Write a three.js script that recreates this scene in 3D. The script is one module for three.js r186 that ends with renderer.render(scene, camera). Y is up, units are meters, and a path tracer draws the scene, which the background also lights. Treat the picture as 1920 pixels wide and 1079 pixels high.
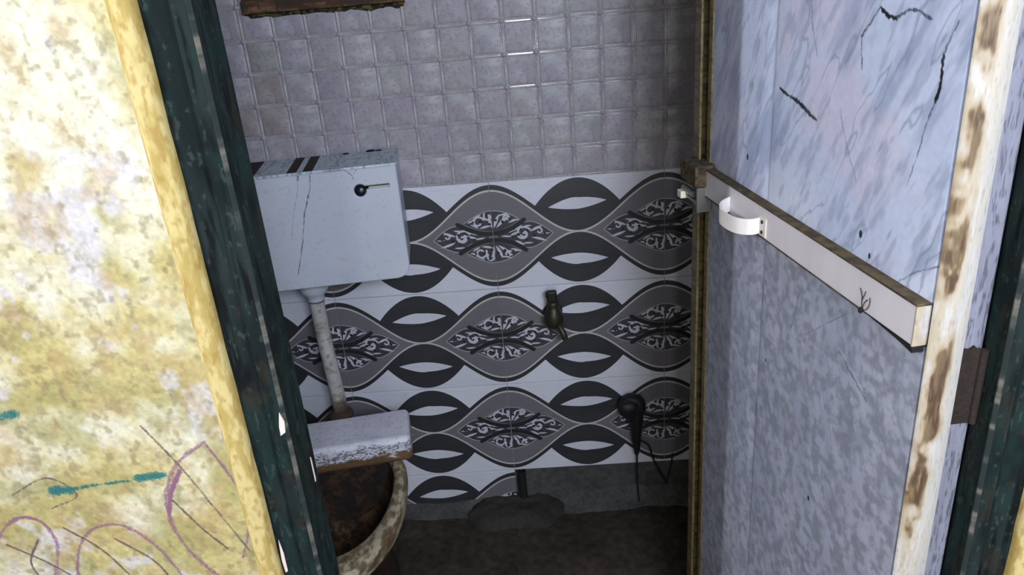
import * as THREE from 'three';
import { RectAreaLightUniformsLib } from 'three/addons/lights/RectAreaLightUniformsLib.js';
import { RoundedBoxGeometry } from 'three/addons/geometries/RoundedBoxGeometry.js';
import { mergeGeometries, toCreasedNormals } from 'three/addons/utils/BufferGeometryUtils.js';

// ------------------------------------------------------------------ camera, sky, lights, exposure
const scene = new THREE.Scene();
const camera = new THREE.PerspectiveCamera(40.98, 1920 / 1079, 0.02, 60);
camera.position.set(0.1186, 1.5599, 1.9177);
camera.rotation.order = 'YXZ';
camera.rotation.set(-0.4075, 0.042, -0.0851);
scene.add(camera);

const renderer = new THREE.WebGLRenderer({ antialias: true });
renderer.toneMapping = THREE.LinearToneMapping;
renderer.toneMappingExposure = 1.0;
renderer.shadowMap.enabled = true;
renderer.shadowMap.type = THREE.PCFSoftShadowMap;
RectAreaLightUniformsLib.init();

scene.background = new THREE.Color().setRGB(0.72, 0.84, 1.0);

function areaLight(name, w, h, L, rgb, pos, target) {
  const l = new THREE.RectAreaLight(new THREE.Color().setRGB(...rgb), L, w, h);
  l.name = name; l.position.set(...pos); l.lookAt(...target); scene.add(l); return l;
}
// daylight for the room outside the cubicle; the two rear openings are added
const KEY = { z0: 2.51, z1: 2.57, y0: 2.02, y1: 2.46, x: -1.8 };    // tall narrow gap in the side wall, left of the camera
const SPOT = { x0: 0.05, x1: 0.155, y0: 0.99, y1: 1.08, z: 2.95 };     // unseen hole added behind the camera, sized for glints on the raised joints
const FILL = { x0: 0.36, x1: 1.04, y0: 1.75, y1: 2.44, z: 2.95 };      // unseen wide opening added high behind the camera as fill light
const mid = (a, b) => (a + b) / 2;
areaLight('side_gap_daylight', KEY.z1 - KEY.z0, KEY.y1 - KEY.y0, 820, [0.98, 1.0, 1.05], [KEY.x - 0.02, mid(KEY.y0, KEY.y1), mid(KEY.z0, KEY.z1)], [0, mid(KEY.y0, KEY.y1), mid(KEY.z0, KEY.z1)]);
areaLight('added_rear_glint_light', SPOT.x1 - SPOT.x0, SPOT.y1 - SPOT.y0, 240, [0.95, 0.98, 1], [mid(SPOT.x0, SPOT.x1), mid(SPOT.y0, SPOT.y1), SPOT.z + 0.02], [mid(SPOT.x0, SPOT.x1), mid(SPOT.y0, SPOT.y1), 0]);
areaLight('added_rear_fill_light', FILL.x1 - FILL.x0, FILL.y1 - FILL.y0, 36, [0.82, 0.93, 1.12], [mid(FILL.x0, FILL.x1), mid(FILL.y0, FILL.y1), FILL.z + 0.02], [mid(FILL.x0, FILL.x1), mid(FILL.y0, FILL.y1), 0]);

// ------------------------------------------------------------------ helpers
const H0 = 1.03;                                   // height of the joint between the patterned and the square tiles
let seed = 7;
const rnd = () => { seed = (seed * 1664525 + 1013904223) >>> 0; return seed / 4294967296; };
const hash = (x, y) => { let h = Math.imul(x, 374761393) ^ Math.imul(y, 668265263); h = Math.imul(h ^ (h >>> 13), 1274126177); return ((h ^ (h >>> 16)) >>> 0) / 4294967296; };
function vnoise(x, y) {
  const xi = Math.floor(x), yi = Math.floor(y), fx = x - xi, fy = y - yi, u = fx * fx * (3 - 2 * fx), v = fy * fy * (3 - 2 * fy);
  const a = hash(xi, yi), b = hash(xi + 1, yi), c = hash(xi, yi + 1), d = hash(xi + 1, yi + 1);
  return a + (b - a) * u + (c - a) * v + (a - b - c + d) * u * v;
}
function fbm(x, y, o = 4) { let s = 0, a = 0.5, n = 0; for (let i = 0; i < o; i++) { s += a * vnoise(x, y); n += a; a *= 0.5; x = x * 2.03 + 17.3; y = y * 2.03 + 9.1; } return s / n; }
const clamp01 = (t) => (t < 0 ? 0 : t > 1 ? 1 : t);
const sstep = (a, b, t) => { t = clamp01((t - a) / (b - a)); return t * t * (3 - 2 * t); };
const mix3 = (a, b, t) => [a[0] + (b[0] - a[0]) * t, a[1] + (b[1] - a[1]) * t, a[2] + (b[2] - a[2]) * t];
function canvasOf(w, h, fn, draw) {                // fn(u, v) -> [r, g, b] 0..255, v upwards
  const c = document.createElement('canvas'); c.width = w; c.height = h;
  const g = c.getContext('2d'), im = g.createImageData(w, h), d = im.data;
  for (let j = 0, k = 0; j < h; j++) for (let i = 0; i < w; i++, k += 4) {
    const p = fn((i + 0.5) / w, 1 - (j + 0.5) / h);
    d[k] = p[0]; d[k + 1] = p[1]; d[k + 2] = p[2]; d[k + 3] = 255;
  }
  g.putImageData(im, 0, 0);
  if (draw) draw(g, w, h);
  return c;
}
function tex(c, srgb = true, wrap = THREE.RepeatWrapping) {
  const t = new THREE.CanvasTexture(c); t.colorSpace = srgb ? THREE.SRGBColorSpace : THREE.NoColorSpace;
  t.wrapS = t.wrapT = wrap; t.magFilter = THREE.LinearFilter; t.anisotropy = 8; return t;
}
function std(o) { return new THREE.MeshStandardMaterial({ roughness: 0.7, metalness: 0, ...o }); }
const taken = new Map();
function numbered(n) { const k = taken.get(n) ?? 0; taken.set(n, k + 1); return k ? n + '_' + String(k).padStart(3, '0') : n; }
function thing(name, label, category, pos = [0, 0, 0], turn = 0, extra = {}) {
  const g = new THREE.Group(); g.name = numbered(name); g.position.set(...pos); g.rotation.y = turn;
  g.userData = { label, category, ...extra }; scene.add(g); return g;
}
function part(name, geo, mat, parent, label) {
  const m = new THREE.Mesh(geo, mat); m.name = name; m.castShadow = m.receiveShadow = true;
  if (label) m.userData.label = label;
  parent.add(m); return m;
}
const S = { kind: 'structure' };
function box(x0, x1, y0, y1, z0, z1) { const g = new THREE.BoxGeometry(x1 - x0, y1 - y0, z1 - z0); g.translate((x0 + x1) / 2, (y0 + y1) / 2, (z0 + z1) / 2); return g; }
function rbox(x0, x1, y0, y1, z0, z1, r = 0.003, seg = 2) { const g = new RoundedBoxGeometry(x1 - x0, y1 - y0, z1 - z0, seg, r); g.translate((x0 + x1) / 2, (y0 + y1) / 2, (z0 + z1) / 2); return g; }
const merge = (list) => mergeGeometries(list.map((g) => { const n = g.index ? g.toNonIndexed() : g; for (const k of Object.keys(n.attributes)) if (!['position', 'normal', 'uv'].includes(k)) n.deleteAttribute(k); return n; }));
// uv = (dot with axis) in metres
function planarUV(g, fu, fv) { const p = g.attributes.position, uv = new Float32Array(p.count * 2); for (let i = 0; i < p.count; i++) { const x = p.getX(i), y = p.getY(i), z = p.getZ(i); uv[2 * i] = fu(x, y, z); uv[2 * i + 1] = fv(x, y, z); } g.setAttribute('uv', new THREE.BufferAttribute(uv, 2)); return g; }
function boxUV(g, s = 1) {                          // metres, by the main direction of the normal
  const n0 = g.index ? g.toNonIndexed() : g, p = n0.attributes.position, n = n0.attributes.normal, uv = new Float32Array(p.count * 2);
  for (let i = 0; i < p.count; i += 3) {
    let ax = 0, ay = 0, az = 0; for (let k = 0; k < 3; k++) { ax += Math.abs(n.getX(i + k)); ay += Math.abs(n.getY(i + k)); az += Math.abs(n.getZ(i + k)); }
    for (let k = 0; k < 3; k++) { const x = p.getX(i + k), y = p.getY(i + k), z = p.getZ(i + k), q = i + k;
      if (az >= ax && az >= ay) { uv[2 * q] = x * s; uv[2 * q + 1] = y * s; } else if (ax >= ay) { uv[2 * q] = z * s; uv[2 * q + 1] = y * s; } else { uv[2 * q] = x * s; uv[2 * q + 1] = z * s; } }
  }
  n0.setAttribute('uv', new THREE.BufferAttribute(uv, 2)); return n0;
}
const tube = (pts, r, seg = 24, rad = 10) => new THREE.TubeGeometry(new THREE.CatmullRomCurve3(pts.map((p) => new THREE.Vector3(...p))), seg, r, rad, false);
const lathe = (prof, seg = 28) => new THREE.LatheGeometry(prof.map(([r, y]) => new THREE.Vector2(r, y)), seg);

// ------------------------------------------------------------------ yellow plaster: colour at a world point of the wall
function plaster(x, y) {                            // cream paint, olive and ochre grime (denser low down and away from the door to paint in the light falloff), flaked patches
  const w = fbm(x * 7 + 3, y * 7 + 1, 3), w2 = fbm(x * 17 + 40, y * 17, 4), f = fbm(x * 210, y * 210 + 5, 2), s = fbm(x * 60 + 11, y * 50 + 3, 3);
  const far = (fbm(x * 5 + 20, y * 5, 3) - 0.5) * 0.16 + 0.20 * sstep(1.34, 1.0, y) + 0.06 * sstep(-0.33, -0.46, x) - 0.05;  // lower and leftward bias puts the wall's light falloff into the colour
  let c = mix3([222, 212, 176], [232, 226, 206], sstep(0.34, 0.66, w));
  c = mix3(c, [190, 170, 96], sstep(0.42, 0.76, w2 + far) * 0.72);
  c = mix3(c, [160, 152, 92], sstep(0.50, 0.80, fbm(x * 24 + 90, y * 25 + 31, 4) + far * 0.9) * 0.6);
  const fl = fbm(x * 9 + 60, y * 8 + 70, 4) * 0.64 + s * 0.36;                        // flaked, whitish patches
  c = mix3(c, [212, 206, 211], sstep(0.535, 0.62, fl) * 0.8);
  c = mix3(c, [128, 114, 78], sstep(0.54, 0.84, fbm(x * 110 + 7, y * 110 + 13, 3) + far * 0.35) * 0.45);
  c = mix3(c, [178, 146, 94], sstep(0.50, 0.80, fbm(x * 38, y * 34 + 77, 4) + far * 0.4) * 0.42);
  const k = 0.75 + f * 0.16; return [c[0] * k, c[1] * k, c[2] * k];
}
const A1 = { x0: -0.72, x1: -0.219, y0: 0.78, y1: 1.78 };
const wallFine = tex(canvasOf(1024, 2048, (u, v) => plaster(A1.x0 + u * (A1.x1 - A1.x0), A1.y0 + v * (A1.y1 - A1.y0)), (g, w, h) => {
  const X = (x) => (x - A1.x0) / (A1.x1 - A1.x0) * w, Y = (y) => (1 - (y + H0 - A1.y0) / (A1.y1 - A1.y0)) * h;
  const wob = (pts, col, lw, dens = 1) => {                                             // hand-drawn broken stroke
    const c = new THREE.CatmullRomCurve3(pts.map(([x, y]) => new THREE.Vector3(x, y, 0))), n = 220; g.lineCap = 'round';
    let px = null;
    for (let i = 0; i <= n; i++) { const p = c.getPoint(i / n), nz = vnoise(i * 0.13 + pts[0][0] * 99, pts[0][1] * 77), q = [X(p.x) + (rnd() - 0.5) * 1.5, Y(p.y) + (rnd() - 0.5) * 1.5];
      if (px && rnd() < dens) { g.fillStyle = col; const W2 = lw * (0.4 + nz) * 0.75, M = Math.ceil(3 + lw * 1.6); for (let k = 0; k < M; k++) { const t = rnd(), a = rnd() * 6.28, r = W2 * Math.sqrt(rnd()); g.globalAlpha = 0.10 + 0.34 * nz * rnd(); g.beginPath(); g.arc(px[0] + (q[0] - px[0]) * t + Math.cos(a) * r, px[1] + (q[1] - px[1]) * t + Math.sin(a) * r, 0.8 + rnd() * 1.5, 0, 7); g.fill(); } } px = q; }
    g.globalAlpha = 1;
  };
  const mauve = 'rgb(112,74,98)', pencil = 'rgb(84,72,62)', teal = 'rgb(22,84,86)';
  wob([[-0.262, 0.066], [-0.299, 0.040], [-0.324, -0.005], [-0.327, -0.040], [-0.318, -0.080], [-0.296, -0.118], [-0.27, -0.142]], mauve, 6.5);
  wob([[-0.299, 0.03], [-0.317, 0.0], [-0.327, -0.03]], mauve, 7);
  wob([[-0.262, 0.062], [-0.248, 0.028], [-0.237, -0.01], [-0.238, -0.05], [-0.256, -0.1]], mauve, 4.5, 0.85);
  wob([[-0.57, -0.12], [-0.548, -0.07], [-0.52, -0.032], [-0.497, -0.022], [-0.478, -0.03], [-0.47, -0.06], [-0.486, -0.11]], mauve, 6, 0.9);
  wob([[-0.462, -0.125], [-0.455, -0.095], [-0.44, -0.062], [-0.415, -0.042], [-0.385, -0.042], [-0.36, -0.066], [-0.342, -0.1], [-0.33, -0.14]], mauve, 6);
  wob([[-0.328, 0.092], [-0.30, 0.04], [-0.27, -0.03], [-0.245, -0.09]], pencil, 3, 0.9);
  wob([[-0.318, -0.01], [-0.292, -0.055], [-0.27, -0.085]], pencil, 3, 0.8);
  wob([[-0.53, -0.06], [-0.49, -0.09], [-0.45, -0.13]], pencil, 3, 0.9); wob([[-0.40, -0.06], [-0.36, -0.1], [-0.34, -0.16]], pencil, 3, 0.9);
  wob([[-0.455, -0.04], [-0.42, -0.075], [-0.39, -0.13]], pencil, 2.6, 0.9); wob([[-0.49, -0.055], [-0.51, -0.09], [-0.50, -0.13]], pencil, 2.6, 0.9);
  wob([[-0.50, 0.01], [-0.45, 0.03], [-0.425, 0.005], [-0.46, -0.012]], pencil, 2, 0.6);
  for (const [x0, y0, x1, y1, lw, dn] of [[-0.50, 0.108, -0.458, 0.116, 13, 0.3], [-0.452, 0.012, -0.43, 0.012, 16, 0.3], [-0.43, 0.013, -0.36, 0.02, 5, 0.35], [-0.352, 0.022, -0.317, 0.025, 14, 0.32]])
    wob([[x0, y0], [(x0 + x1) / 2, (y0 + y1) / 2 + 0.001], [x1, y1]], teal, lw, dn);
}), true, THREE.ClampToEdgeWrapping);
const wallCoarse = tex(canvasOf(1024, 1024, (u, v) => plaster(-2.2 + u * 2, v * 2.5)));
const mWallFine = std({ map: wallFine, roughness: 0.85, bumpMap: wallFine, bumpScale: 0.0012 });
const mWall = std({ map: wallCoarse, roughness: 0.85 });
const mOuter = std({ color: 0xcfccc6, roughness: 0.9 });
const mEdge = (() => { const c = tex(canvasOf(128, 1024, (u, v) => { const n = fbm(u * 6, v * 40, 4), q = fbm(u * 12 + 9, v * 110, 3); let a = mix3([158, 136, 74], [184, 166, 112], sstep(0.35, 0.65, n)); a = mix3(a, [140, 108, 52], sstep(0.5, 0.78, q) * 0.5); return a; }), true, THREE.MirroredRepeatWrapping); return std({ map: c, roughness: 0.85 }); })();

// ------------------------------------------------------------------ structure
const ROOM = { l: KEY.x, r: 1.3, back: FILL.z, top: 2.5 }, CUB = { l: -0.78, r: 0.76 }, FZ = 1.205, FB = 1.13;
const concrete = tex(canvasOf(512, 512, (u, v) => { const n = fbm(u * 10, v * 10, 4), q = fbm(u * 60, v * 60 + 3, 3), k = 40 + n * 28 + (q - 0.5) * 30; return [k * 1.08, k * 0.96, k * 0.84]; }));
const mFloor = new THREE.MeshPhysicalMaterial({ map: concrete, roughness: 0.85, specularIntensity: 0.3 });
const floor = thing('floor', 'dark grimy concrete floor of the toilet cubicle', 'floor', [0, 0, 0], 0, S);
part('slab', boxUV(box(ROOM.l - 0.1, ROOM.r + 0.1, -0.12, 0, -0.15, ROOM.back + 0.15)), mFloor, floor);
const ceiling = thing('ceiling', 'plain ceiling slab above the toilet cubicle', 'ceiling', [0, 0, 0], 0, S);
part('slab', boxUV(box(ROOM.l - 0.1, ROOM.r + 0.1, ROOM.top, ROOM.top + 0.12, -0.15, ROOM.back + 0.15)), std({ color: 0xd9d7d2, roughness: 0.9 }), ceiling);

// front wall: yellow plaster on both sides of the doorway
const front = thing('wall_front', 'peeling yellow plaster wall with scribbles beside the green door frame', 'wall', [0, 0, 0], 0, S);
const DL = -0.219, DR = 0.651, DT = 2.08, CH = 0.022;                                    // doorway in the wall, width of the worn edge
const wUV = (g) => planarUV(g, (x) => (x + 2.2) / 2, (x, y) => y / 2.5);
part('plaster', planarUV(box(A1.x0, DL - CH, A1.y0, A1.y1, FB, FZ + 0.007), (x) => (x - A1.x0) / (A1.x1 - A1.x0), (x, y) => (y - A1.y0) / (A1.y1 - A1.y0)), mWallFine, front);
part('plaster', wUV(box(ROOM.l, A1.x0, 0, ROOM.top, FB, FZ + 0.007)), mWall, front);
part('plaster', wUV(box(A1.x0, DL - CH, 0, A1.y0, FB, FZ + 0.007)), mWall, front);
part('plaster', wUV(box(A1.x0, DL - CH, A1.y1, ROOM.top, FB, FZ + 0.007)), mWall, front);
part('plaster', wUV(box(DL - CH, DR + CH, DT, ROOM.top, FB, FZ + 0.007)), mWall, front);
part('plaster', wUV(box(DR + CH, ROOM.r, 0, ROOM.top, FB, FZ + 0.007)), mWall, front);
{ // worn yellow edge strips: chamfered, slightly wavy
  const strip = (sx, xo, xi) => {
    const N = 90, pos = [], uv = [], idx = [];
    for (let i = 0; i <= N; i++) { const y = DT * i / N, w = (fbm(y * 9 + sx * 50, 3, 3) - 0.5) * 0.007, e = (fbm(y * 30, 8 + sx, 3) - 0.5) * 0.003;
      const ring = [[xo, FZ + 0.007], [xo + sx * (0.002 + Math.abs(w)), FZ + 0.0072], [xi - sx * 0.006 + e, FZ + 0.0045], [xi + e, FZ - 0.003], [xi + e, FB + 0.001]];
      ring.forEach(([x, z], k) => { pos.push(x, y, z); uv.push(k / 4, y); }); }
    for (let i = 0; i < N; i++) for (let k = 0; k < 4; k++) { const a = i * 5 + k, b = a + 1, c = a + 5, d = c + 1; sx > 0 ? idx.push(a, b, c, b, d, c) : idx.push(a, c, b, b, c, d); }
    const g = new THREE.BufferGeometry(); g.setAttribute('position', new THREE.Float32BufferAttribute(pos, 3)); g.setAttribute('uv', new THREE.Float32BufferAttribute(uv, 2)); g.setIndex(idx); g.computeVertexNormals(); return g;
  };
  part('plaster_edge', strip(1, DL - CH, DL), mEdge, front, 'deeper yellow worn edge of the plaster beside the frame');
  part('plaster_edge', strip(-1, DR + CH, DR), mEdge, front);
}
// walls of the outer room with their openings, and of the cubicle
const oUV = (g) => boxUV(g, 0.5);
const wl = thing('wall_left', 'pale plaster side wall of the passage with a tall narrow gap', 'wall', [0, 0, 0], 0, S);
part('plaster', merge([box(ROOM.l - 0.1, ROOM.l, 0, ROOM.top, FB, KEY.z0), box(ROOM.l - 0.1, ROOM.l, 0, ROOM.top, KEY.z1, ROOM.back + 0.1), box(ROOM.l - 0.1, ROOM.l, 0, KEY.y0, KEY.z0, KEY.z1), box(ROOM.l - 0.1, ROOM.l, KEY.y1, ROOM.top, KEY.z0, KEY.z1)].map(oUV)), std({ color: 0x8c887f, roughness: 0.9 }), wl);
const wr = thing('wall_right', 'pale plaster wall on the far side of the passage', 'wall', [0, 0, 0], 0, S);
part('plaster', oUV(box(ROOM.r, ROOM.r + 0.1, 0, ROOM.top, FB, ROOM.back + 0.1)), mOuter, wr);
const wq = thing('wall_rear', 'pale plaster wall facing the cubicle with two openings added to light the cubicle', 'wall', [0, 0, 0], 0, S);
{
  const sh = new THREE.Shape(); sh.moveTo(ROOM.l, 0); sh.lineTo(ROOM.r, 0); sh.lineTo(ROOM.r, ROOM.top); sh.lineTo(ROOM.l, ROOM.top);
  for (const o of [SPOT, FILL]) { const p = new THREE.Path(); p.moveTo(o.x0, o.y0); p.lineTo(o.x0, o.y1); p.lineTo(o.x1, o.y1); p.lineTo(o.x1, o.y0); sh.holes.push(p); }
  const g = new THREE.ExtrudeGeometry(sh, { depth: 0.1, bevelEnabled: false }); g.translate(0, 0, ROOM.back); part('plaster', oUV(g), mOuter, wq);
}
const mCub = std({ color: 0xa6a4a4, roughness: 0.7 });
const cl = thing('wall_cubicle_left', 'grey side wall of the cubicle beside the toilet', 'wall', [0, 0, 0], 0, S);
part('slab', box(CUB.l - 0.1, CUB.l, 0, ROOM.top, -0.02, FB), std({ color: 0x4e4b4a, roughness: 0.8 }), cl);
const cr = thing('wall_cubicle_right', 'grey side wall of the cubicle behind the open door', 'wall', [0, 0, 0], 0, S);
part('slab', box(CUB.r, CUB.r + 0.1, 0, ROOM.top, -0.02, FB), mCub, cr);

// ------------------------------------------------------------------ back wall
const back = thing('wall_back', 'tiled back wall of the cubicle, square embossed tiles above patterned tiles', 'wall', [0, 0, 0], 0, S);
const WIN = { x0: -0.535, x1: -0.155, y0: H0 + 0.445, y1: H0 + 0.95 }, SUB = -0.010;
const cement = tex(canvasOf(512, 512, (u, v) => { const n = fbm(u * 8, v * 8, 4), q = fbm(u * 70, v * 70, 3); const k = 52 + n * 34 + (q - 0.5) * 30; return [k, k * 0.99, k * 0.96]; }));
const mCement = std({ map: cement, roughness: 0.9, bumpMap: cement, bumpScale: 0.003 });
part('mortar', merge([box(CUB.l, CUB.r, 0, WIN.y0, -0.12, SUB), box(CUB.l, WIN.x0, WIN.y0, WIN.y1, -0.12, SUB), box(WIN.x1, CUB.r, WIN.y0, WIN.y1, -0.12, SUB), box(CUB.l, CUB.r, WIN.y1, ROOM.top, -0.12, SUB)].map((g) => boxUV(g))), mCement, back, 'grey cement showing in the joints and where a tile is missing');

// printed tile, 450 x 300 mm; the lens sits in the middle and half a diamond at each end
function drawPattern(g, w, h) {
  const k = w / 0.45;
  g.fillStyle = 'rgb(206,205,214)'; g.fillRect(0, 0, w, h);
  const dark = 'rgb(47,48,51)', mid = 'rgb(104,100,105)', line = 'rgb(188,181,178)', ink = 'rgb(60,58,63)', pale = 'rgb(190,190,198)';
  const hatch = (x0, x1, y0, y1, a, b, n) => { for (let i = 0; i < n; i++) { g.strokeStyle = rnd() < 0.5 ? a : b; g.lineWidth = 1 + rnd() * 2; const y = y0 + (y1 - y0) * rnd(), x = x0 + (x1 - x0) * rnd(), l = 40 + rnd() * 160; g.globalAlpha = 0.16; g.beginPath(); g.moveTo(x, y); g.lineTo(x + l, y + (rnd() - 0.5) * 2); g.stroke(); } g.globalAlpha = 1; };
  // coordinates in mm, lens centre at 0,0 of the tile centre
  g.save(); g.translate(w / 2, h / 2); g.scale(k / 1000, -k / 1000);
  const poly = (pts) => { g.beginPath(); pts.forEach(([x, y], i) => (i ? g.lineTo(x, y) : g.moveTo(x, y))); };
  for (const s of [1, -1]) {
    // outer lens arc, bounded by the dark band of the wave
    const top = []; for (let x = -135; x <= 135; x += 3) top.push([x, s * (145 - 62 * Math.pow(Math.abs(x) / 105, 2))]);
    g.fillStyle = dark; poly([...top, [135, 0], [-135, 0]]); g.fill();
    const wave = []; for (let x = -225; x <= 225; x += 3) { const d = 225 - Math.abs(x); wave.push([x, s * (18 + 62 * (1 + Math.cos(Math.PI * d / 225)))]); }
    g.fillStyle = dark; poly([[-225, 0], ...wave, [225, 0]]); g.fill();
    // white eye
    g.fillStyle = 'rgb(202,201,210)'; g.beginPath(); g.moveTo(-76, s * 70); g.quadraticCurveTo(-20, s * 98, 4, s * 92); g.quadraticCurveTo(45, s * 92, 76, s * 80); g.quadraticCurveTo(30, s * 62, -4, s * 61); g.quadraticCurveTo(-40, s * 61, -76, s * 70); g.fill();
    // tone in the band
    g.strokeStyle = 'rgb(74,72,77)'; g.lineWidth = 1.2; g.globalAlpha = 0.5; for (let y = 8; y < 140; y += 5) { const hw = y < 52 ? 60 : Math.max(0, 105 * Math.sqrt(Math.max(0, (143 - y) / 62)) - 6); g.beginPath(); g.moveTo(-hw, s * y); g.lineTo(hw, s * y); if (y < 52 || y > 104) g.stroke(); } g.globalAlpha = 1;
    // pale waved line
    const ln = []; for (let x = -225; x <= 225; x += 3) { const d = 225 - Math.abs(x); ln.push([x, s * 63 * (1 + Math.cos(Math.PI * d / 225))]); }
    g.strokeStyle = line; g.lineWidth = 5.5; g.lineJoin = 'round'; poly(ln); g.stroke();
  }
  // diamonds, half at each end
  for (const e of [-225, 225]) {
    g.save(); g.beginPath(); g.rect(e < 0 ? -225 : 0, -150, 225, 300); g.clip(); g.translate(e, 0);
    const up = [], lo = []; for (let x = -222; x <= 222; x += 3) { const y = 63 * (1 + Math.cos(Math.PI * x / 225)) - 2.5; up.push([x, Math.max(0, y)]); lo.push([-x, -Math.max(0, y)]); }
    g.fillStyle = mid; poly([...up, ...lo]); g.fill();
    g.strokeStyle = 'rgb(140,134,140)'; g.globalAlpha = 0.35; g.lineWidth = 0.9; for (let y = -122; y < 124; y += 4.2) { const hw = 225 * Math.acos(Math.min(1, Math.max(-1, Math.abs(y) / 63 - 1))) / Math.PI - 6; if (hw > 4) { g.beginPath(); g.moveTo(-hw, y); g.lineTo(hw, y + 1); g.stroke(); } } g.globalAlpha = 1;
    // ornament: dark ground of the four leaves
    const leaf = (pts, fill) => { g.fillStyle = fill; g.beginPath(); g.moveTo(...pts[0]); for (let i = 1; i < pts.length; i += 2) g.quadraticCurveTo(...pts[i], ...pts[i + 1]); g.closePath(); g.fill(); };
    for (const s of [1, -1]) {
      leaf([[-74, s * 42], [-20, s * 76], [2, s * 72], [40, s * 70], [72, s * 44], [30, s * 14], [0, s * 16], [-36, s * 18], [-74, s * 42]], ink);
      leaf([[s * 158, 0], [s * 110, 46], [s * 82, 34], [s * 52, 12], [s * 14, 4], [s * 8, 0], [s * 14, -4], [s * 52, -12], [s * 82, -34], [s * 110, -46], [s * 158, 0]], ink);
      g.strokeStyle = pale; g.lineWidth = 2; g.globalAlpha = 0.8; g.beginPath(); g.moveTo(-74, s * 42); g.quadraticCurveTo(-20, s * 76, 2, s * 72); g.quadraticCurveTo(40, s * 70, 72, s * 44); g.stroke();
      g.beginPath(); g.moveTo(s * 158, 0); g.quadraticCurveTo(s * 110, 46, s * 82, 34); g.moveTo(s * 158, 0); g.quadraticCurveTo(s * 110, -46, s * 82, -34); g.stroke(); g.globalAlpha = 1;
    }
    g.strokeStyle = pale; g.fillStyle = pale; g.lineCap = 'round';
    const scr = (x, y, r, a0, a1, lw) => { g.lineWidth = lw; g.beginPath(); for (let i = 0; i <= 20; i++) { const t = i / 20, a = a0 + (a1 - a0) * t, q = r * (1 - 0.65 * t); const X = x + Math.cos(a) * q, Y = y + Math.sin(a) * q; i ? g.lineTo(X, Y) : g.moveTo(X, Y); } g.stroke(); };
    const petal = (x, y, a, l, wd) => { g.save(); g.translate(x, y); g.rotate(a); g.beginPath(); g.moveTo(0, 0); g.quadraticCurveTo(l * 0.5, wd, l, 0); g.quadraticCurveTo(l * 0.5, -wd * 0.4, 0, 0); g.fill(); g.restore(); };
    const inkc = 'rgb(30,30,34)';
    for (const s of [1, -1]) {
      scr(-36, s * 43, 16, 0.4, s * 6.6, 5); scr(-9, s * 57, 12, 2.4, 7.4, 5); petal(4, s * 24, s * 1.15, 42, 12); petal(10, s * 24, s * 0.72, 50, 12); petal(0, s * 24, s * 1.75, 38, 11); scr(40, s * 50, 10, 3.3, -1.6, 5); petal(-66, s * 42, s * 0.3, 26, 8); petal(42, s * 36, s * 0.3, 28, 8);
      petal(-34, s * 25, s * 0.2, 32, 9); petal(-58, s * 38, -s * 0.5, 26, 7); petal(14, s * 56, s * 0.2, 34, 7); petal(-52, s * 50, s * 0.5, 30, 6); petal(52, s * 44, -s * 0.1, 20, 6);
      const A = (a) => (s > 0 ? a : Math.PI - a);
      scr(s * 80, 3, 21, 0.5, 7.2, 5.5); scr(s * 82, 2, 9, 3.4, 8.4, 5); petal(s * 44, 0, A(0.3), 30, 9); petal(s * 98, 8, A(0.4), 36, 10); petal(s * 100, -8, A(-0.3), 44, 10); petal(s * 20, 0, A(-0.1), 30, 7); scr(s * 122, 8, 10, 2.2, -2.8, 4.4); petal(s * 56, -14, A(-0.55), 30, 9); petal(s * 56, 12, A(0.6), 28, 8); petal(s * 78, 22, A(0.1), 26, 7); petal(s * 76, -24, A(0), 30, 7); petal(s * 128, 0, A(0), 24, 5); petal(s * 40, 8, A(0.35), 24, 4);
      g.fillStyle = inkc; for (const [x, y, r] of [[66, 2, 4], [92, 12, 3.4], [108, -4, 4], [50, -4, 3], [136, 1, 3], [88, -14, 3.4], [74, 16, 3]]) { g.beginPath(); g.arc(s * x, y, r, 0, 7); g.fill(); } for (const [x, y, r] of [[-30, 44, 4], [10, 46, 3.4], [28, 40, 4], [-6, 36, 3.4], [-50, 44, 3], [46, 48, 3], [-14, 62, 3]]) { g.beginPath(); g.arc(x, s * y, r, 0, 7); g.fill(); } g.fillStyle = pale;
    }
    for (const s of [1, -1]) { // the two dark crossing arcs
      g.strokeStyle = 'rgb(34,34,37)'; g.lineWidth = 12; g.beginPath(); g.moveTo(-90, s * 40); g.quadraticCurveTo(-42, s * 8, 0, s * 9); g.quadraticCurveTo(44, s * 10, 84, s * 42); g.stroke();
    }
    g.restore();
  }
  g.restore();
  hatch(0, w, 0, h, 'rgba(255,255,255,0.35)', 'rgba(0,0,0,0.5)', 500);
  // specks of dirt
  for (let i = 0; i < 900; i++) { g.globalAlpha = 0.12 + rnd() * 0.25; g.fillStyle = rnd() < 0.6 ? 'rgb(60,54,44)' : 'rgb(120,110,90)'; g.beginPath(); g.arc(rnd() * w, rnd() * h, 0.8 + rnd() * 2.4, 0, 7); g.fill(); }
  g.globalAlpha = 1;
}
const patCanvas = document.createElement('canvas'); patCanvas.width = 1536; patCanvas.height = 1024; drawPattern(patCanvas.getContext('2d'), 1536, 1024);
const patMap = tex(patCanvas, true, THREE.ClampToEdgeWrapping);
const grimeRough = tex(canvasOf(256, 256, (u, v) => { const n = fbm(u * 14, v * 14, 4); const k = 90 + n * 90; return [k, k, k]; }), false);
const mPattern = [1, 0.97, 0.94].map((t) => std({ map: patMap, color: new THREE.Color(t, t, t * 0.99), roughness: 0.42 }));
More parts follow.
